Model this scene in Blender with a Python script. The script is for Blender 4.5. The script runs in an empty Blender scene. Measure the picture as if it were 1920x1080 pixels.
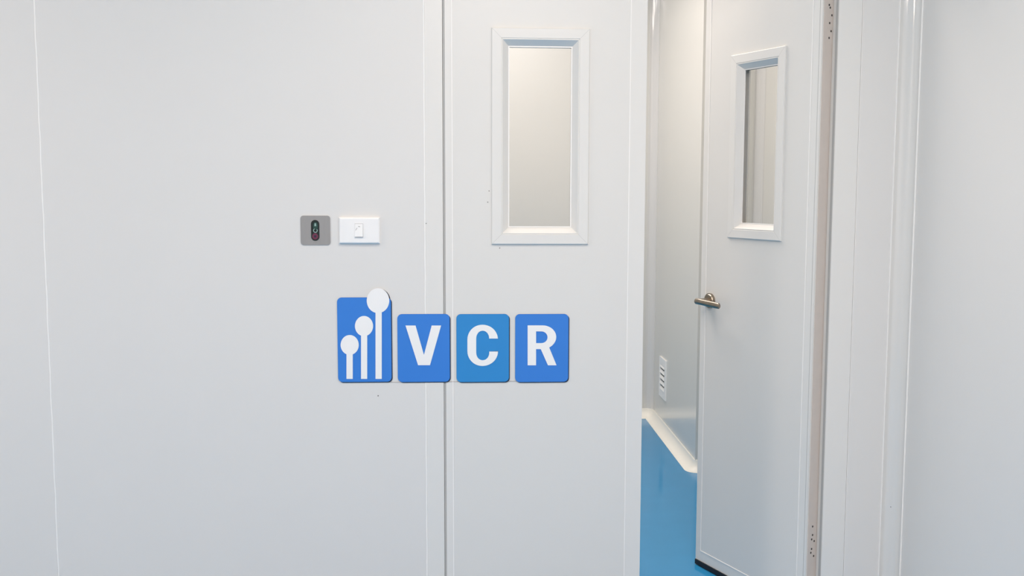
import bpy, bmesh, math
from mathutils import Vector, Matrix
PI = math.pi
S = bpy.context.scene
C = S.collection

# ------------------------------------------------------------------ camera
FPX, CX, CY = 1818.84, 1003.63, 527.37          # focal length and principal point in 1920x1080 pixels (the photo is a crop)
PITCH, YAW, ROLL = 0.0926451, 0.0643013, 0.00406565
CAM = Vector((0.0, -2.8, 1.33))
def cam_axes():
    cp, sp, cy, sy, cr, sr = math.cos(PITCH), math.sin(PITCH), math.cos(YAW), math.sin(YAW), math.cos(ROLL), math.sin(ROLL)
    fw = Vector((sy*cp, cy*cp, -sp)); rt = Vector((cy, -sy, 0)); up = rt.cross(fw)
    return rt*cr + up*sr, up*cr - rt*sr, fw
RT, UP, FW = cam_axes()
cd = bpy.data.cameras.new('camera'); cam = bpy.data.objects.new('camera', cd); C.objects.link(cam)
cam.matrix_world = Matrix(((RT.x, UP.x, -FW.x, CAM.x), (RT.y, UP.y, -FW.y, CAM.y), (RT.z, UP.z, -FW.z, CAM.z), (0, 0, 0, 1)))
cd.sensor_width = 36; cd.lens = FPX*36/1920
cd.shift_x = (960-CX)/1920; cd.shift_y = (CY-540)/1920
cd.clip_start = .05
S.camera = cam

# ------------------------------------------------------------------ world, lights, exposure
w = bpy.data.worlds.new('world'); S.world = w; w.use_nodes = True
w.node_tree.nodes['Background'].inputs[0].default_value = (.85, .92, 1, 1)
w.node_tree.nodes['Background'].inputs[1].default_value = 0
def area(name, loc, sx, sy, power, col):
    l = bpy.data.lights.new(name, 'AREA'); l.shape = 'RECTANGLE'; l.size = sx; l.size_y = sy; l.energy = power; l.color = col
    o = bpy.data.objects.new(name, l); C.objects.link(o); o.location = loc
    return o
H = 2.70                                         # ceiling height
# ceiling LED panels; their colour is the tone the photo's white balance gives them
area('room_panel_light', (.2, -1.4, H-.03), 1.2, .6, 22.5, (1, .88, .755))
area('room_panel_light', (-1.0, -2.4, H-.03), 1.2, .6, 5, (1, .855, .745))
area('room_panel_light', (-2.8, -1.4, H-.03), 1.2, .6, 39.5, (1, .83, .69))
area('room_panel_light', (.2, -3.6, H-.03), 1.2, .6, 72, (1, .83, .73))
area('corridor_panel_light', (.1, .8, H-.03), .9, .6, 17.5, (1, .89, .81))
area('corridor_panel_light', (.1, 1.6, H-.03), .9, .6, 14.5, (1, .89, .82))
area('corridor_panel_light', (.0, 2.38, H-.03), .9, .6, 8.4, (1, .92, .9))
S.view_settings.view_transform = 'Standard'; S.view_settings.look = 'None'
S.view_settings.gamma = 1; S.view_settings.use_curve_mapping = False
S.view_settings.exposure = 0.0

# ------------------------------------------------------------------ helpers
def W(px, py, y=0.0):
    """world X, Z of pixel (px, py) on the plane at depth y"""
    v = RT*((px-CX)/FPX) - UP*((py-CY)/FPX) + FW
    t = (y-CAM.y)/v.y
    return CAM.x + v.x*t, CAM.z + v.z*t
def s2l(c):
    return tuple(((x/255)/12.92 if x/255 <= .04045 else ((x/255+.055)/1.055)**2.4) for x in c)
def mat(name, rgb, rough=.5, metal=0, spec=.5, bump=0, bscale=60, alpha=1, emit=None, var=0, coat=0, trans=0, aniso=None, ior=1.5):
    m = bpy.data.materials.new(name); m.use_nodes = True
    nt = m.node_tree; b = nt.nodes['Principled BSDF']
    col = (*s2l(rgb), 1)
    b.inputs['Base Color'].default_value = col; b.inputs['Roughness'].default_value = rough
    b.inputs['Metallic'].default_value = metal; b.inputs['Specular IOR Level'].default_value = spec
    b.inputs['Alpha'].default_value = alpha; b.inputs['IOR'].default_value = ior
    b.inputs['Coat Weight'].default_value = coat; b.inputs['Coat Roughness'].default_value = .08
    b.inputs['Transmission Weight'].default_value = trans
    if emit: b.inputs['Emission Color'].default_value = (*s2l(rgb), 1); b.inputs['Emission Strength'].default_value = emit
    if var or bump:
        tc = nt.nodes.new('ShaderNodeTexCoord'); mp = nt.nodes.new('ShaderNodeMapping'); n = nt.nodes.new('ShaderNodeTexNoise')
        nt.links.new(tc.outputs['Object'], mp.inputs[0]); nt.links.new(mp.outputs[0], n.inputs['Vector'])
        n.inputs['Scale'].default_value = bscale; n.inputs['Detail'].default_value = 4
        if aniso: mp.inputs['Scale'].default_value = aniso
        if var:
            r = nt.nodes.new('ShaderNodeMix'); r.data_type = 'RGBA'
            r.inputs[6].default_value = tuple(x*(1-var) for x in col[:3]) + (1,)
            r.inputs[7].default_value = tuple(min(1, x*(1+var)) for x in col[:3]) + (1,)
            nt.links.new(n.outputs['Fac'], r.inputs[0]); nt.links.new(r.outputs[2], b.inputs['Base Color'])
        if bump:
            bp = nt.nodes.new('ShaderNodeBump'); bp.inputs['Strength'].default_value = bump; bp.inputs['Distance'].default_value = .002
            nt.links.new(n.outputs['Fac'], bp.inputs['Height']); nt.links.new(bp.outputs[0], b.inputs['Normal'])
    return m
M = dict(
    wall=mat('white_coated_steel_panel', (230, 229, 227), .38, bump=.05, bscale=2.5, var=.012),
    corr=mat('corridor_panel', (226, 225, 219), .16, bump=.03, bscale=2.5, var=.012),
    leaf=mat('door_coated_steel', (230, 229, 226), .30, bump=.05, bscale=2.5, var=.012),
    alu=mat('white_aluminium_profile', (233, 232, 229), .28),
    cove=mat('white_gloss_cove', (230, 229, 226), .09, coat=.7),
    bead=mat('white_sealant', (252, 251, 249), .35),
    groove=mat('shadow_gap_rubber', (190, 189, 187), .8),
    edge=mat('taupe_primed_edge', (218, 209, 202), .55, var=.04, bscale=40),
    hole=mat('dark_screw_recess', (70, 66, 64), .5, metal=.3),
    floor=mat('blue_epoxy_floor', (48, 143, 197), .13, bump=.06, bscale=9, var=.05),
    skirt=mat('cream_vinyl_skirting', (255, 252, 243), .35, var=.02, bscale=30),
    ceil=mat('ceiling_white', (238, 238, 236), .6, var=.01),
    black=mat('black_rubber', (20, 24, 32), .6),
    steel=mat('brushed_warm_steel', (158, 147, 134), .32, metal=1, var=.12, bscale=90),
    brush=mat('brushed_grey_metal', (166, 163, 161), .42, metal=.35, var=.05, bscale=200, aniso=(1, 1, .08)),
    swhite=mat('white_plastic', (250, 250, 250), .25),
    sgrey=mat('grey_plastic', (150, 150, 152), .5),
    vent=mat('white_vent_plastic', (254, 254, 252), .4),
    slot=mat('dark_vent_gap', (60, 62, 60), .8),
    lens=mat('dark_sensor_lens', (22, 34, 33), .12),
    green=mat('dark_green_lamp', (34, 72, 64), .3),
    red=mat('dull_red_lamp', (112, 48, 74), .3),
    icon=mat('pale_icon_print', (150, 178, 172), .5),
    blue=mat('blue_film', (58, 137, 231), .45, alpha=.90),
    cyan=mat('sky_blue_film', (48, 148, 222), .45, alpha=.90),
    film=mat('white_film', (255, 255, 255), .45, alpha=.96),
    navy=mat('navy_shadow_and_dot', (34, 44, 66), .5, alpha=.95),  # drawn drop shadows of the logo, also the lamp centre dot
    faint=mat('faint_brown_line', (176, 160, 152), .5),
    hair=mat('fine_joint_line', (196, 195, 193), .6),
    mark=mat('grey_scuff', (120, 118, 116), .6),
)
def glass_mat():
    m = bpy.data.materials.new('clear_glass'); m.use_nodes = True; nt = m.node_tree; nt.nodes.clear()
    o = nt.nodes.new('ShaderNodeOutputMaterial'); t = nt.nodes.new('ShaderNodeBsdfTransparent'); g = nt.nodes.new('ShaderNodeBsdfGlossy')
    mx = nt.nodes.new('ShaderNodeMixShader'); fr = nt.nodes.new('ShaderNodeFresnel'); fr.inputs[0].default_value = 1.45
    t.inputs[0].default_value = (.99, .99, .988, 1); g.inputs[1].default_value = .02
    ge = nt.nodes.new('ShaderNodeNewGeometry'); sb = nt.nodes.new('ShaderNodeMath'); sb.operation = 'SUBTRACT'; sb.inputs[0].default_value = 1
    mu = nt.nodes.new('ShaderNodeMath'); mu.operation = 'MULTIPLY'      # reflect on the entering side only
    nt.links.new(ge.outputs['Backfacing'], sb.inputs[1]); nt.links.new(sb.outputs[0], mu.inputs[0]); nt.links.new(fr.outputs[0], mu.inputs[1])
    nt.links.new(mu.outputs[0], mx.inputs[0]); nt.links.new(t.outputs[0], mx.inputs[1]); nt.links.new(g.outputs[0], mx.inputs[2]); nt.links.new(mx.outputs[0], o.inputs[0])
    return m
M['glass'] = glass_mat()

def link(name, bm, m, parent=None, smooth=False, bevel=0):
    bmesh.ops.recalc_face_normals(bm, faces=bm.faces)
    if bevel: bmesh.ops.bevel(bm, geom=[e for e in bm.edges], offset=bevel, segments=2, affect='EDGES')
    me = bpy.data.meshes.new(name); bm.to_mesh(me); bm.free()
    me.materials.append(M[m])
    if smooth:
        for p in me.polygons: p.use_smooth = True
        if hasattr(me, 'set_sharp_from_angle'): me.set_sharp_from_angle(angle=math.radians(35))
    o = bpy.data.objects.new(name, me); C.objects.link(o)
    if parent: o.parent = parent
    return o
def empty(name, loc, rz=0):
    o = bpy.data.objects.new(name, None); C.objects.link(o); o.location = loc; o.rotation_euler = (0, 0, rz); o.empty_display_size = .1
    return o
def tag(o, label=None, cat=None, group=None, kind=None):
    if label: o['label'] = label
    if cat: o['category'] = cat
    if group: o['group'] = group
    if kind: o['kind'] = kind
    return o
def box(bm, x0, x1, y0, y1, z0, z1):
    vs = [bm.verts.new((x, y, z)) for x in (x0, x1) for y in (y0, y1) for z in (z0, z1)]
    for f in ((0, 1, 3, 2), (4, 6, 7, 5), (0, 4, 5, 1), (2, 3, 7, 6), (0, 2, 6, 4), (1, 5, 7, 3)): bm.faces.new([vs[i] for i in f])
    return bm
def B(*a): return box(bmesh.new(), *a)
def loft_rings(rings, caps=False, closed=True):
    """rings: list of equal-length point lists, each ring closed; consecutive rings are joined"""
    bm = bmesh.new(); R = [[bm.verts.new(p) for p in r] for r in rings]
    n = len(rings[0]); m = len(rings)
    for i in range(m if closed else m-1):
        a, b = R[i], R[(i+1) % m]
        for k in range(n): bm.faces.new((a[k], a[(k+1) % n], b[(k+1) % n], b[k]))
    if caps and not closed: bm.faces.new(R[0]); bm.faces.new(R[-1])
    return bm
def rect(x0, x1, z0, z1, y): return [(x0, y, z0), (x1, y, z0), (x1, y, z1), (x0, y, z1)]
def ring(o, i, y0, y1):
    """rectangular ring, o / i = (x0,x1,z0,z1) outer and inner"""
    return loft_rings([rect(*o, y0), rect(*i, y0), rect(*i, y1), rect(*o, y1)])
def prism_xz(pts, y0, y1):
    return loft_rings([[(x, y0, z) for x, z in pts], [(x, y1, z) for x, z in pts]], caps=True, closed=False)
def rrect(x0, x1, z0, z1, r, n=6):
    p = []
    for cx, cz, a in ((x1-r, z1-r, 0), (x0+r, z1-r, PI/2), (x0+r, z0+r, PI), (x1-r, z0+r, 1.5*PI)):
        for k in range(n+1): t = a + PI/2*k/n; p.append((cx+r*math.cos(t), cz+r*math.sin(t)))
    return p
def ellipse(cx, cz, rx, rz, n=32): return [(cx+rx*math.cos(2*PI*k/n), cz+rz*math.sin(2*PI*k/n)) for k in range(n)]
def extrude_profile_z(pts, z0, z1):
    return loft_rings([[(x, y, z0) for x, y in pts], [(x, y, z1) for x, y in pts]], caps=True, closed=False)

# ------------------------------------------------------------------ key dimensions, all on the wall plane y = 0
XL, XR = -.0816, 1.0565        # door opening
XC = 1.283                     # face of the right hand wall
RC = .043                      # cove radius
TH = .046                      # leaf thickness
DH = 2.12                      # door height
WT = .10                       # wall thickness
CXR = 1.060                    # corridor right wall
CYF = 2.80                     # corridor far wall
CYR = 1.69                     # return wall behind the open leaf
CX2 = 1.345                    # side wall behind the open leaf
CXL = -1.6                     # corridor left wall
RY, RX = -5.2, -3.8            # rear and left walls of the room

# ------------------------------------------------------------------ floor, ceiling
tag(link('floor', B(RX-.1, 2.0, RY-.1, CYF+.2, -.06, 0), 'floor'), 'glossy sky blue epoxy floor running through the doorway', 'floor', kind='structure')
tag(link('ceiling', B(RX-.1, 2.0, RY-.1, CYF+.2, H, H+.06), 'ceil'), 'white ceiling above the frame', 'ceiling', kind='structure')

# ------------------------------------------------------------------ front wall (with the double door) and its panels
wf = empty('wall_front', (0, 0, 0)); tag(wf, 'white steel panel wall facing the camera around the double door', 'wall', kind='structure')
SEAM = -1.1989
FL = W(797.5, 540)[0]; FR = W(1600, 540)[0]; COVE0 = XC-RC
tag(link('wall_panel', B(-2.35, SEAM-.0015, 0, WT, 0, H), 'wall', wf))
link('wall_panel', B(SEAM+.0015, FL-.0015, 0, WT, 0, H), 'wall', wf)
link('wall_panel', B(FR+.001, COVE0, 0, WT, 0, H), 'wall', wf)
link('wall_panel', B(RX, -2.353, 0, WT, 0, H), 'wall', wf)
link('header_panel', B(FL-.0015+.001, FR, 0, WT, DH+.05, H), 'wall', wf)
def wavy_bead(x, r, name, z0=0, z1=H, seed=0, amp=.0007):
    rings = []
    N = 90
    for i in range(N+1):
        z = z0+(z1-z0)*i/N; q = x + amp*math.sin(i*1.3+seed)*math.sin(i*.37+seed*2)
        rings.append([(q+r*math.cos(a), -abs(r*.55)*math.sin(a) if a < PI+.01 else .0008, z) for a in [PI*k/5 for k in range(6)]] + [(q-r, .001, z), (q+r, .001, z)])
    return link(name, loft_rings(rings, caps=True, closed=False), 'bead', wf, smooth=True)
wavy_bead(SEAM, .0019, 'sealant_bead', seed=1)
wavy_bead(FL, .0021, 'sealant_bead', seed=2, amp=.0004)
link('sealant_bead', B(FR-.0004, FR+.0012, -.0006, .001, 0, H), 'bead', wf)
for px, py, sz in ((709, 742, .0018), (799, 419, .0014), (1600, 432, .0)):
    if sz:
        x, z = W(px, py); link('scuff_mark', prism_xz(ellipse(x, z, sz, sz*1.2, 8), -.0008, .001), 'mark', wf)

# rounded corner cove between the front wall and the right wall
def cove_profile(x0, y0, r, sx, sy, n=14, lip=.004, t=.003):
    """concave quarter: from (x0, y0) on the front wall to (x0+sx*r, y0+sy*r) on the side wall, seen face inside"""
    inner = []
    for k in range(n+1):
        a = PI/2*k/n
        inner.append((x0 + sx*r*math.sin(a), y0 + sy*(r - r*math.cos(a))))
    # proud lips at both edges
    pts = [(x0-sx*lip, y0), (x0-sx*lip, y0+sy*.0022), (x0, y0+sy*.0026)]
    pts += [(p[0], p[1]+sy*.0005) for p in inner[1:-1]]
    e = (x0+sx*r, y0+sy*r)
    pts += [(e[0]-sx*.0026, e[1]), (e[0]-sx*.0022, e[1]+sy*lip), (e[0], e[1]+sy*lip), (e[0]+sx*.02, e[1]+sy*lip), (e[0]+sx*.02, y0-sy*.02), (x0-sx*lip, y0-sy*.02)]
    return pts
def cove(name, x0, y0, r, sx, sy, label, z0=0, z1=H):
    o = link(name, extrude_profile_z(cove_profile(x0, y0, r, sx, sy), z0, z1), 'cove', None, smooth=True)
    return tag(o, label, 'trim', kind='structure')
t1 = cove('trim_1', COVE0, 0, RC, 1, -1, 'glossy white rounded corner strip where the front wall meets the right wall')
x, z = W(1669.5, 950, -.005); yc = -(RC - math.sqrt(max(0, RC**2-(x-COVE0)**2)))
link('scuff_mark', prism_xz(ellipse(x, z, .0015, .0013, 8), yc-.0012, yc+.001), 'mark', t1)
link('sealant_bead', B(COVE0-.0056, COVE0-.0034, -.0034, .0, 0, H), 'bead', t1)
link('sealant_bead', B(XC-.0036, XC+.0, -RC-.0062, -RC-.0036, 0, H), 'bead', t1)

wr = empty('wall_right', (XC, -1, 0)); tag(wr, 'white side wall coming toward the camera at the right edge', 'wall', kind='structure')
link('wall_panel', B(0, .08, 1-1.20, 1-RC, 0, H), 'wall', wr)
link('wall_panel', B(0, .08, 1-2.40, 1-1.203, 0, H), 'wall', wr)
link('wall_panel', B(0, .08, RY+1, 1-2.403, 0, H), 'wall', wr)
tag(link('wall_left', B(RX-.08, RX, RY, 0, 0, H), 'wall'), 'white left wall outside the frame', 'wall', kind='structure')
tag(link('wall_back', B(RX-.08, XC+.08, RY-.08, RY, 0, H), 'wall'), 'white rear wall behind the camera', 'wall', kind='structure')

# ------------------------------------------------------------------ door frame
fr = empty('trim_2', (0, 0, 0)); tag(fr, 'white aluminium frame around the double door opening', 'door frame', kind='structure')
GL, GR = W(831.3, 540)[0], XR
link('jamb', B(FL+.0015, GL, -.0006, .072, 0, DH+.05), 'alu', fr, bevel=.0008)
link('jamb', B(GR, FR-.001, -.0006, .045, 0, DH+.05), 'alu', fr, bevel=.0008)
link('head', B(GL, GR, -.0006, .06, DH+.004, DH+.05), 'alu', fr)
link('door_stop', B(GL-.01, GL+.018, TH+.002, .072, 0, DH), 'alu', fr)
link('gasket', B(GL+.0008, GL+.0064, .0022, .02, 0, DH), 'groove', fr)
link('gasket', B(GR-.0012, GR+.0002, .003, .020, 0, DH), 'groove', fr)
link('jamb_back', B(GL-.05, GL, .0725, WT, 0, DH+.05), 'alu', fr)
link('jamb_back', B(GR+.001, FR-.001, .0455, WT, 0, DH+.05), 'alu', fr)

# ------------------------------------------------------------------ door leaves
LG = W(835.6, 540)[0]            # hinge side edge of the closed leaf
LE = W(1206.8, 540)[0]           # meeting edge
LW = LE-LG
wx0, wz1 = W(921.6, 52); wx1, wz0 = W(1102.2, 458)
WO = (wx0-LG, wx1-LG, wz0, wz1)  # window frame outer, measured from the hinge side
def make_leaf(name, s, loc, rz, label, L, hs, fe, Z0, bs, WO):
    """s = +1: leaf runs to +X from its hinge; s = -1: mirrored. Local origin on the hinge axis, front face at y = -TH."""
    root = empty(name, loc, rz); tag(root, label, 'door', kind='structure')
    def X(a, b): return (a, b) if s > 0 else (-b, -a)
    fs = L-fe                    # hs / fe / bs: width of the edge profile at the hinge, at the free edge and at the bottom
    outer = (*X(0, L), Z0, DH); inn = (*X(hs, fs), Z0+bs, DH-.03)
    y0, y1 = -TH, 0
    link('edge_profile', ring(outer, inn, y0, y1), 'alu', root)
    b = .0016
    link('sealant_bead', ring((inn[0]-b*.6, inn[1]+b*.6, inn[2]-b*.6, inn[3]+b*.6), (inn[0]+b, inn[1]-b, inn[2]+b, inn[3]-b), y0-.0011, y0+.003), 'bead', root)
    o = WO; wo = (*X(o[0], o[1]), o[2], o[3])
    fw_, bv = .0315, .0185
    hole = (wo[0]+fw_, wo[1]-fw_, wo[2]+fw_, wo[3]-fw_)
    link('door_panel', ring((inn[0]+b, inn[1]-b, inn[2]+b, inn[3]-b), hole, y0+.0004, y1-.0004), 'leaf', root)
    # window frame: raised rim with a bevelled reveal, front and back
    for side in (0, 1):
        def Y(d): return y0+d if side == 0 else y1-d
        r0 = wo; pr = -.0065
        def ins(r, k): return (r[0]+k, r[1]-k, r[2]+k, r[3]-k)
        prof = [(0, .001), (0, pr+.0018), (.0018, pr), (fw_-.004, pr), (fw_-.003, pr+.0016), (fw_-.0008, pr+.0016), (fw_, pr+.0004), (fw_+.001, pr+.001), (fw_+bv-.0022, .0125), (fw_+bv, .0125), (fw_+bv, .0155), (fw_-.006, .0155), (fw_-.006, .001)]
        wfm = link('window_frame', loft_rings([rect(*ins(r0, k), Y(d)) for k, d in prof]), 'alu', root)
        if side == 0:
            # mitre joints at the corners, fine dark hairlines
            mj = bmesh.new()
            for cx, cz, dx, dz in ((r0[0], r0[3], 1, -1), (r0[1], r0[3], -1, -1), (r0[0], r0[2], 1, 1), (r0[1], r0[2], -1, 1)):
                a = Vector((cx+dx*.002, 0, cz+dz*.002)); c = Vector((cx+dx*(fw_-.001), 0, cz+dz*(fw_-.001))); nn = Vector((dz*-1*.0002, 0, dx*.0002))
                vs = [mj.verts.new((p.x, Y(pr-.0001), p.z)) for p in (a+nn, c+nn, c-nn, a-nn)]
                mj.faces.new(vs)
            link('mitre_joint', mj, 'hair', wfm)
    gb = ins(wo, fw_+bv)
    link('glazing_bead', ring((gb[0]-.0018, gb[1]+.0018, gb[2]-.0018, gb[3]+.0018), (gb[0]+.0012, gb[1]-.0012, gb[2]+.0012, gb[3]-.0012), y0+.0118, y0+.0150), 'bead', root)
    g = (hole[0]+bv-.006, hole[1]-bv+.006, hole[2]+bv-.006, hole[3]-bv+.006)
    link('glass_pane', B(g[0], g[1], y0+.0165, y0+.0205, g[2], g[3]), 'glass', root)
    link('glass_pane', B(g[0], g[1], y1-.0205, y1-.0165, g[2], g[3]), 'glass', root)
    link('door_sweep', B(*X(0.002, L-.001), y0-.004, y0+.03, .003, Z0+.001), 'black', root)
    # hinge edge and hinges
    if s < 0:
        link('edge_groove', B(-.0108, -.0092, y0-.0003, y0+.001, Z0, DH), 'groove', root)
        link('hinge_edge', B(0, .0012, y0+.0045, y1-.0002, Z0, DH), 'edge', root)
        for zc, hp in ((0, ((1552, 8), (1554, 13), (1557.5, 27), (1553, 42), (1556, 57), (1552, 70))), (1, ((1525, 989), (1525, 1005), (1523, 1013), (1528.5, 1017), (1523, 1031), (1521.5, 1038), (1527.5, 1045)))):
            zs = [W(a, b_, .03)[1] for a, b_ in hp]
            h = link('hinge', B(.0010, .0016, y0+.006, y1-.001, min(zs)-(.02), max(zs)+.012), 'edge', root)
            tag(h, 'flush taupe hinge plate')
            for (a, b_), zz in zip(hp, zs):
                base = 1563.2 - (b_)*.0269                     # right border of the strip in the photo
                f = (base-a)/21.0                             # 0 = at the pivot, 1 = at the front corner
                yy = y1-.002 - f*(TH-.006)
                bm = loft_rings([[(q, yy+.0026*math.cos(2*PI*k/10), zz+.0034*math.sin(2*PI*k/10)) for k in range(10)] for q in (.0012, .0021)], caps=True, closed=False)
                link('screw', bm, 'hole', h)
    return root, L
d1, L1 = make_leaf('door_1', 1, (LG, TH, 0), 0, 'closed left leaf of the white double door with a tall narrow window', LW, W(848.5, 540)[0]-LG, LE-W(1177, 540)[0], .012, .03, WO)
for px, py in ((917, 358), (914.5, 379), (937, 465), (800, 1)):
    if px > 840:
        x, z = W(px, py); link('scuff_mark', prism_xz(ellipse(x-LG, z, .0016, .0014, 8), -TH-.0006, -TH+.001), 'mark', d1)
ANG = math.radians(65.83)
d2, L2 = make_leaf('door_2', -1, (XR+.005, TH+.004, 0), -ANG, 'right leaf of the white double door standing open into the corridor', .548, .038, .027, .019, .038, (.147, .405, 1.178, 1.776))

# lever handle on the open leaf, front side and back side
def lever(root, s, L, front=True):
    k = -1 if front else 1
    yb = -TH if front else 0
    hx = -(L-.054); hz = .956
    def cyl(p0, p1, r0, r1, n=20):
        p0, p1 = Vector(p0), Vector(p1); d = (p1-p0).normalized(); u = d.orthogonal().normalized(); v = d.cross(u)
        return [[tuple(p+u*r*math.cos(2*PI*i/n)+v*r*math.sin(2*PI*i/n)) for i in range(n)] for p, r in ((p0, r0), (p1, r1))]
    def tube(path, n=16):
        rings = []
        for i, (p, rx, rz) in enumerate(path):
            p = Vector(p); a = Vector(path[max(0, i-1)][0]); b = Vector(path[min(len(path)-1, i+1)][0]); d = (b-a).normalized()
            zv = Vector((0, 0, 1)); u = d.cross(zv).normalized()
            rings.append([tuple(p+u*rx*math.cos(2*PI*j/n)+zv*rz*math.sin(2*PI*j/n)) for j in range(n)])
        return loft_rings(rings, caps=True, closed=False)
    hd = empty('door_handle', (hx, yb, hz)); hd.parent = root; tag(hd, 'brushed steel lever handle')
    ro = loft_rings([r for r in (cyl((0, 0, 0), (0, k*.006, 0), .026, .026)[0], cyl((0, 0, 0), (0, k*.006, 0), .026, .026)[1], cyl((0, k*.009, 0), (0, k*.009, 0.0001), .0, .0)[0])][:2], caps=True, closed=False)
    ro.free()
    a = cyl((0, 0, 0), (0, k*.007, 0), .026, .026, 28); b = cyl((0, k*.0068, 0), (0, k*.010, 0), .0235, .021, 28)
    link('rose', loft_rings([a[0], a[1], b[0], b[1]], caps=True, closed=False), 'steel', hd, smooth=True)
    link('neck', loft_rings(cyl((0, k*.009, 0), (0, k*.050, 0), .0105, .0095), caps=True, closed=False), 'steel', hd, smooth=True)
    link('lever', tube([((-.013, k*.052, 0), .0075, .0085), ((-.010, k*.052, 0), .0095, .0105), ((.01, k*.052, 0), .0095, .0105), ((.05, k*.052, -.002), .0085, .0105), ((.088, k*.051, -.0035), .0075, .0105), ((.109, k*.050, -.0045), .0065, .010), ((.112, k*.050, -.0045), .0045, .007)]), 'steel', hd, smooth=True)
lever(d2, -1, L2, True); lever(d2, -1, L2, False)

# ------------------------------------------------------------------ corridor beyond the door
tag(link('wall_corridor_far', B(CXL, CXR+.05, CYF, CYF+.08, 0, H), 'corr'), 'far white wall at the end of the corridor', 'wall', kind='structure')
tag(link('wall_corridor_left', B(CXL-.08, CXL, WT, CYF, 0, H), 'corr'), 'left corridor wall hidden behind the closed leaf', 'wall', kind='structure')
tag(link('wall_corridor_right', B(CXR, CX2+.08, CYR, CYF-.001, 0, H), 'corr'), 'glossy white corridor wall with the louvre vent, seen through the doorway', 'wall', kind='structure')
tag(link('wall_corridor_side', B(CX2, CX2+.08, WT, CYR-.001, 0, H), 'corr'), 'white side wall behind the open leaf', 'wall', kind='structure')
t3 = cove('trim_3', CXR-.045, CYF, .045, 1, -1, 'glossy rounded corner strip at the far end of the corridor')
t4 = tag(link('trim_4', extrude_profile_z([(CX2-.04, CYR-.0005), (CX2-.04, CYR-.004)] + [(CX2-.04+.04*math.sin(PI/2*k/8), CYR-.04+.04*math.cos(PI/2*k/8)) for k in range(9)][1:] + [(CX2-.0005, CYR-.045), (CX2-.0005, CYR-.0005)], 0, H), 'cove', None, smooth=True), 'rounded corner strip seen through the window of the open leaf', 'trim', kind='structure')

def skirt_run(name, path, label):
    """coved skirting: path of (wall point, outward normal), profile swept with mitres"""
    prof = [(0.000, .052), (.003, .052), (.0045, .049)]
    R = .043
    for k in range(9):
        a = PI/2*k/8
        prof.append((.0045 + R*(1-math.cos(a)), .0495 - .0475*math.sin(a)))
    prof += [(.050, .0005), (0, .0005)]
    n = len(path); rings = []
    for i, (p, nn) in enumerate(path):
        rings.append([(p[0]+nn[0]*d, p[1]+nn[1]*d, h) for d, h in prof])
    return tag(link(name, loft_rings(rings, caps=True, closed=False), 'skirt', None, smooth=True), label, 'skirting', kind='structure')
def cpath():
    P = [((CXL+.001, CYF), (0, -1)), ((CXR-.07, CYF), (0, -1))]
    for k in range(1, 6):
        a = PI/2*k/6; P.append(((CXR-.04+.04*math.sin(a), CYF-.04+.04*math.cos(a)), (-math.sin(a)*1.0, -math.cos(a)*1.0)))
    P += [((CXR, CYF-.07), (-1, 0)), ((CXR, CYR+.012), (-1, 0))]
    for k in range(1, 6):
        a = PI/2*k/6; P.append(((CXR+.012-.012*math.cos(a), CYR+.012-.012*math.sin(a)), (-math.cos(a), -math.sin(a))))
    P += [((CXR+.012, CYR), (0, -1)), ((CX2-.001, CYR), (0, -1))]
    return P
skirt_run('baseboard_corridor', cpath(), 'cream coved skirting along the corridor walls on the blue floor')

# louvre vent low on the corridor wall
vy0, vy1, vz0, vz1 = 2.395, 2.575, .182, .405
vt = empty('wall_vent', (CXR, (vy0+vy1)/2, vz0)); tag(vt, 'small white louvred vent low on the corridor wall above the skirting', 'vent')
def vloc(bm):
    for v in bm.verts: v.co -= Vector((CXR, (vy0+vy1)/2, vz0))
    return bm
def ringx(o, i, x0, x1):   # ring in the YZ plane
    f = lambda r, x: [(x, r[0], r[2]), (x, r[1], r[2]), (x, r[1], r[3]), (x, r[0], r[3])]
    return loft_rings([f(o, x0), f(i, x0), f(i, x1), f(o, x1)])
vi = (vy0+.032, vy1-.032, vz0+.048, vz1-.04)
link('face_plate', vloc(ringx((vy0, vy1, vz0, vz1), vi, CXR-.008, CXR-.0002)), 'vent', vt)
link('back_plate', vloc(B(CXR-.0025, CXR-.0005, vi[0], vi[1], vi[2], vi[3])), 'slot', vt)
for i in range(5):
    zc = vi[2] + (i)*(vi[3]-vi[2])/4.3 - .012
    pr = [(CXR-.0028, zc+.024), (CXR-.0105, zc+.009), (CXR-.0105, zc+.0060), (CXR-.0028, zc+.016)]
    link('louvre', vloc(loft_rings([[(a, vi[0], b) for a, b in pr], [(a, vi[1], b) for a, b in pr]], caps=True, closed=False)), 'vent', vt)

# ------------------------------------------------------------------ touchless exit sensor and light switch on the front wall
def wp(px, py): return W(px, py, 0)
x0, z1 = wp(563.2, 404.2); x1, z0 = wp(620, 459.3); cx_, cz_ = (x0+x1)/2, (z0+z1)/2
sn = empty('exit_sensor', (cx_, 0, cz_)); tag(sn, 'square grey metal plate with a dark oval sensor window, left of the light switch', 'sensor')
def loc0(pts): return [(a-cx_, b-cz_) for a, b in pts]
def pp(pts): return loc0([wp(a, b) for a, b in pts])
link('face_plate', prism_xz(loc0(rrect(x0, x1, z0, z1, .0085)), -.0022, .0), 'brush', sn)
a0, b1 = wp(583.2, 412.3); a1, b0 = wp(599.4, 451.4)
rr = (a1-a0)/2-.00005
link('sensor_window', prism_xz(loc0(rrect(a0, a1, b0, b1, rr, 10)), -.0032, -.0015), 'lens', sn)
def disc(px, py, rpx, rpy, mt, name, y0, y1, par, n=20):
    a, b = wp(px, py); s_ = .001575
    return link(name, prism_xz(loc0(ellipse(a, b, rpx*s_, rpy*s_, n)), y0, y1), mt, par)
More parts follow.
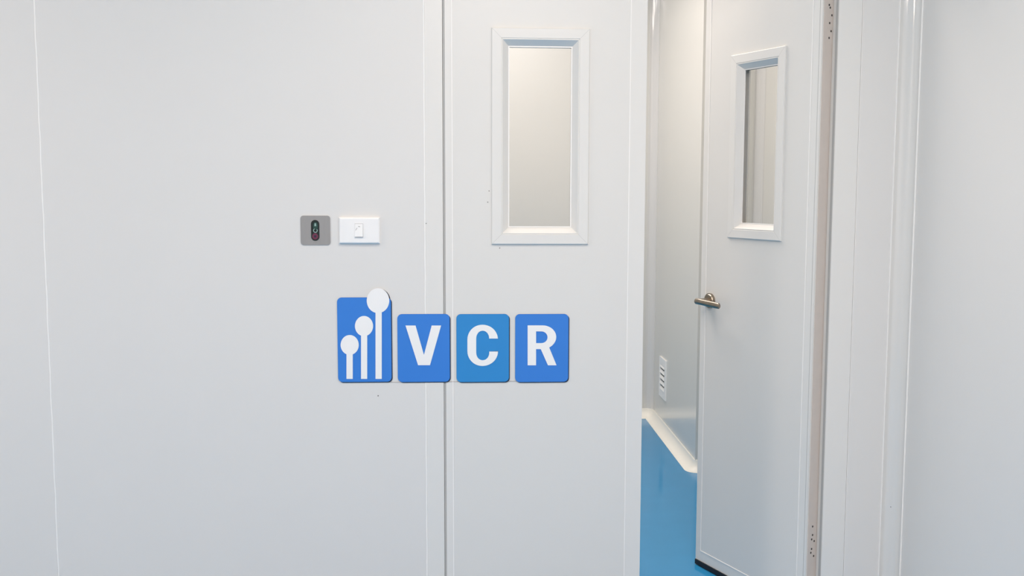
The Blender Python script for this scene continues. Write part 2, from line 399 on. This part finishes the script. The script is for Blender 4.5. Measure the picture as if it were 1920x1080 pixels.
disc(591.8, 423.5, 4.6, 6.8, 'green', 'green_lamp', -.0038, -.0030, sn)
disc(591.3, 443, 5.4, 5.8, 'red', 'red_lamp', -.0038, -.0030, sn)
disc(591.3, 443, 2.0, 2.2, 'navy', 'lamp_centre', -.0041, -.0036, sn)
# pale ring icon
a, b = wp(591.8, 432.2); s_ = .001575
bm = bmesh.new(); N = 20
ro_, ri_ = 4.0*s_, 2.7*s_
R4 = [[bm.verts.new((a-cx_+r*math.cos(PI*.62+1.62*PI*k/N), yy, b-cz_+r*math.sin(PI*.62+1.62*PI*k/N))) for k in range(N+1)] for r, yy in ((ro_, -.0042), (ri_, -.0042), (ri_, -.003), (ro_, -.003))]
for q in range(4):
    A_, B_ = R4[q], R4[(q+1) % 4]
    for k in range(N): bm.faces.new((A_[k], A_[k+1], B_[k+1], B_[k]))
bm.faces.new([R4[q][0] for q in range(4)]); bm.faces.new([R4[q][N] for q in range(4)])
link('ring_icon', bm, 'icon', sn)
link('hand_icon', prism_xz(pp([(590.2, 418.5), (592.8, 418.5), (593.4, 424), (589.8, 424)]), -.0041, -.0035), 'icon', sn)

x0, z1 = wp(635.8, 407.6); x1, z0 = wp(712.6, 456.4)
cx_, cz_ = (x0+x1)/2, (z0+z1)/2
sw = empty('light_switch', (cx_, 0, cz_)); tag(sw, 'wide white plastic light switch plate with one small rocker, right of the grey sensor', 'switch')
o = (x0-cx_, x1-cx_, z0-cz_, z1-cz_)
def ins(r, k): return (r[0]+k, r[1]-k, r[2]+k, r[3]-k)
link('switch_plate', loft_rings([rect(*o, 0), rect(*o, -.0065), rect(*ins(o, .0026), -.0098), rect(*ins(o, .0045), -.0102)], caps=True, closed=False), 'swhite', sw)
ra, rb = wp(666, 419.2); rc_, rd = wp(681.9, 444.6)
q = (ra-cx_, rc_-cx_, rd-cz_, rb-cz_)
link('rocker_surround', ring((q[0]-.0016, q[1]+.0016, q[2]-.0022, q[3]+.0016), (q[0], q[1], q[2], q[3]), -.0108, -.0100), 'swhite', sw)
link('rocker_gap', B(q[0], q[1], -.01045, -.0100, q[2], q[3]), 'sgrey', sw)
rk = link('rocker', loft_rings([[(xx, yy, zz) for yy, zz in ((-.0103, q[2]+.0016), (-.0155, q[2]+.0016), (-.0118, q[3]-.0006), (-.0103, q[3]-.0006))] for xx in (q[0]+.0005, q[1]-.0005)], caps=True, closed=False), 'swhite', sw)
def ry(zz): return -.0155+(zz-(q[2]+.0016))/((q[3]-.0006)-(q[2]+.0016))*.0037
def rmark(pts):
    bm = bmesh.new(); vv = []
    P = [(wp(a, b)[0]-cx_, wp(a, b)[1]-cz_) for a, b in pts]
    bm.faces.new([bm.verts.new((a, ry(b)-.0002, b)) for a, b in P])
    link('printed_mark', bm, 'sgrey', rk)
rmark([(672.6, 424.0), (676.4, 424.4), (675.6, 425.4), (672.4, 424.9)])
rmark([(667.6, 431.2), (670.3, 426.6), (670.9, 427), (668.2, 431.7)])

# ------------------------------------------------------------------ blue logo overlay, built as thin tiles in front of wall and closed leaf
YF = -.0032
def tile(name, x0, x1, yt, yb, face, label, draw):
    a, zt = wp(x0, yt); b, zb = wp(x1, yb); ox, oz = (a+b)/2, zb
    t = empty(name, (ox, YF, oz)); tag(t, label, 'wall decal', 'blue logo overlay tiles beside the door')
    def L(pts): return [(wp(u, v)[0]-ox, wp(u, v)[1]-oz) for u, v in pts]
    px = .00157
    sx = rrect(a-ox, b-ox, 0, zt-oz, 8.4*px, 7)
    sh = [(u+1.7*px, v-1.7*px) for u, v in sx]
    link('tile_shade', loft_rings([[(u, yy, v) for u, v in q] for q, yy in ((sh, .0016), (sx, .0016), (sx, .0021), (sh, .0021))]), 'navy', t)  # drop shadow put in as a dark film rim, shifted right and down
    link('tile_face', prism_xz(sx, .0002, .0012), face, t)
    draw(t, L, px)
    return t
def solid(t, pts, nm, m='film', y0=-.0010, y1=-.0001): return link(nm, prism_xz(pts, y0, y1), m, t)
def spoons(t, L, px):
    solid(t, [(u+1.8*px, v-1.0*px) for u, v in L(ellipse(709.2, 563.4, 21.1, 23.2, 40))], 'disc_shade', 'navy', .0024, .0028)  # drop shadow of the big disc, drawn as a dark shifted copy
    for cx0, cy0, rx, ry_, sa, sb, nm in ((656, 646.4, 17, 18.6, 650, 661.7, 's'), (682.8, 611, 17, 18.9, 677.2, 688.8, 'm'), (709, 563.4, 21.1, 23.3, 704.3, 716, 'l')):
        # disc and stem as one outline
        pts = []; hb = (sb-sa)/2; off = (sa+sb)/2-cx0
        N = 40; pts.append((sa, 710)); 
        a0 = math.asin(max(-1, min(1, (sa-cx0)/rx))); a1 = math.asin(max(-1, min(1, (sb-cx0)/rx)))
        for k in range(N+1):
            ang = (a0) + (a1-2*PI-a0)*k/N          # clockwise from lower left round the top to lower right
            pts.append((cx0+rx*math.sin(ang), cy0+ry_*math.cos(ang)))
        pts.append((sb, 710))
        solid(t, L(pts), 'disc_on_stem')
def letterV(t, L, px): solid(t, L([(760.5, 610), (779.3, 610), (795, 665), (809.5, 610), (827.2, 610), (806.4, 684.3), (784, 684.3)]), 'letter')
def letterC(t, L, px):
    o = []; i = []
    def arc(cx, cy, rx, ry_, d0, d1, n=10): return [(cx+rx*math.cos(math.radians(d0+(d1-d0)*k/n)), cy-ry_*math.sin(math.radians(d0+(d1-d0)*k/n))) for k in range(n+1)]
    o += [(933.6, 634.4)] + arc(905, 636, 28.6, 27.4, 3, 90) + arc(904, 636, 27.6, 27.4, 90, 180) + arc(904, 658, 27.6, 27.7, 180, 270) + arc(905, 658, 28.8, 27.7, 270, 360) + [(933.8, 658.7)]
    i += [(917.2, 658.7)] + arc(905.5, 661, 11.8, 14, 0, -90, 7) + arc(904.5, 661, 11.6, 14, 270, 180, 7) + arc(904.5, 634, 11.6, 14.2, 180, 90, 7) + arc(905.5, 634, 11.6, 14.2, 90, 2, 7) + [(917.0, 634.4)]
    filled(t, [L(o+i)])
def filled(t, loops):
    bm = bmesh.new(); es = []
    for pts in loops:
        q = []
        for p in pts:
            if not q or math.hypot(p[0]-q[-1][0], p[1]-q[-1][1]) > 1e-4: q.append(p)
        vs = [bm.verts.new((u, -.0010, v)) for u, v in q]
        es += [bm.edges.new((vs[k], vs[(k+1) % len(vs)])) for k in range(len(vs))]
    r = bmesh.ops.triangle_fill(bm, edges=es, use_beauty=True)
    e = bmesh.ops.extrude_face_region(bm, geom=[f for f in r['geom'] if isinstance(f, bmesh.types.BMFace)])
    for v in [g for g in e['geom'] if isinstance(g, bmesh.types.BMVert)]: v.co.y = -.0001
    link('letter', bm, 'film', t)
def letterR(t, L, px):
    def arc(cx, cy, rx, ry_, d0, d1, n=10): return [(cx+rx*math.cos(math.radians(d0+(d1-d0)*k/n)), cy-ry_*math.sin(math.radians(d0+(d1-d0)*k/n))) for k in range(n+1)]
    # outline with a slit into the counter, so that one face carries the hole
    out = [(989.2, 684.5), (989.2, 609.7), (1017, 609.7)] + arc(1017, 631.5, 25.8, 21.8, 90, 0) + arc(1012, 631.5, 30.8, 24, 0, -62, 6) + [(1029.5, 650.8), (1043.3, 684.5), (1027.2, 684.5), (1013.8, 654.2), (1005, 654.2)]
    ctr = [(1005, 643), (1015, 643)] + arc(1015.2, 632, 11.2, 11, -90, 90, 12) + [(1005, 620.9)]
    filled(t, [L(out + [(1004.9, 684.5)]), L(ctr)])
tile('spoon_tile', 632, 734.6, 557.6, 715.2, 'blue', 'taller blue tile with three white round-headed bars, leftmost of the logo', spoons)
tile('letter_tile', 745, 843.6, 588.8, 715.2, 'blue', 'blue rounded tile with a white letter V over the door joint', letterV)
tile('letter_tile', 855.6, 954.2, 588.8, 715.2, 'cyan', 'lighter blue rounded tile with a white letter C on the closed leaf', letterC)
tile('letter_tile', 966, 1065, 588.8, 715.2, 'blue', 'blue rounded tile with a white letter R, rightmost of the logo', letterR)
a, zt = wp(650, 716.9); b, zb = wp(1060, 718.1)
tag(link('logo_line', B(a, b, -.0012, -.0009, zt-.0009, zt), 'faint'), 'hairline brownish strip under the row of blue tiles', 'wall decal')
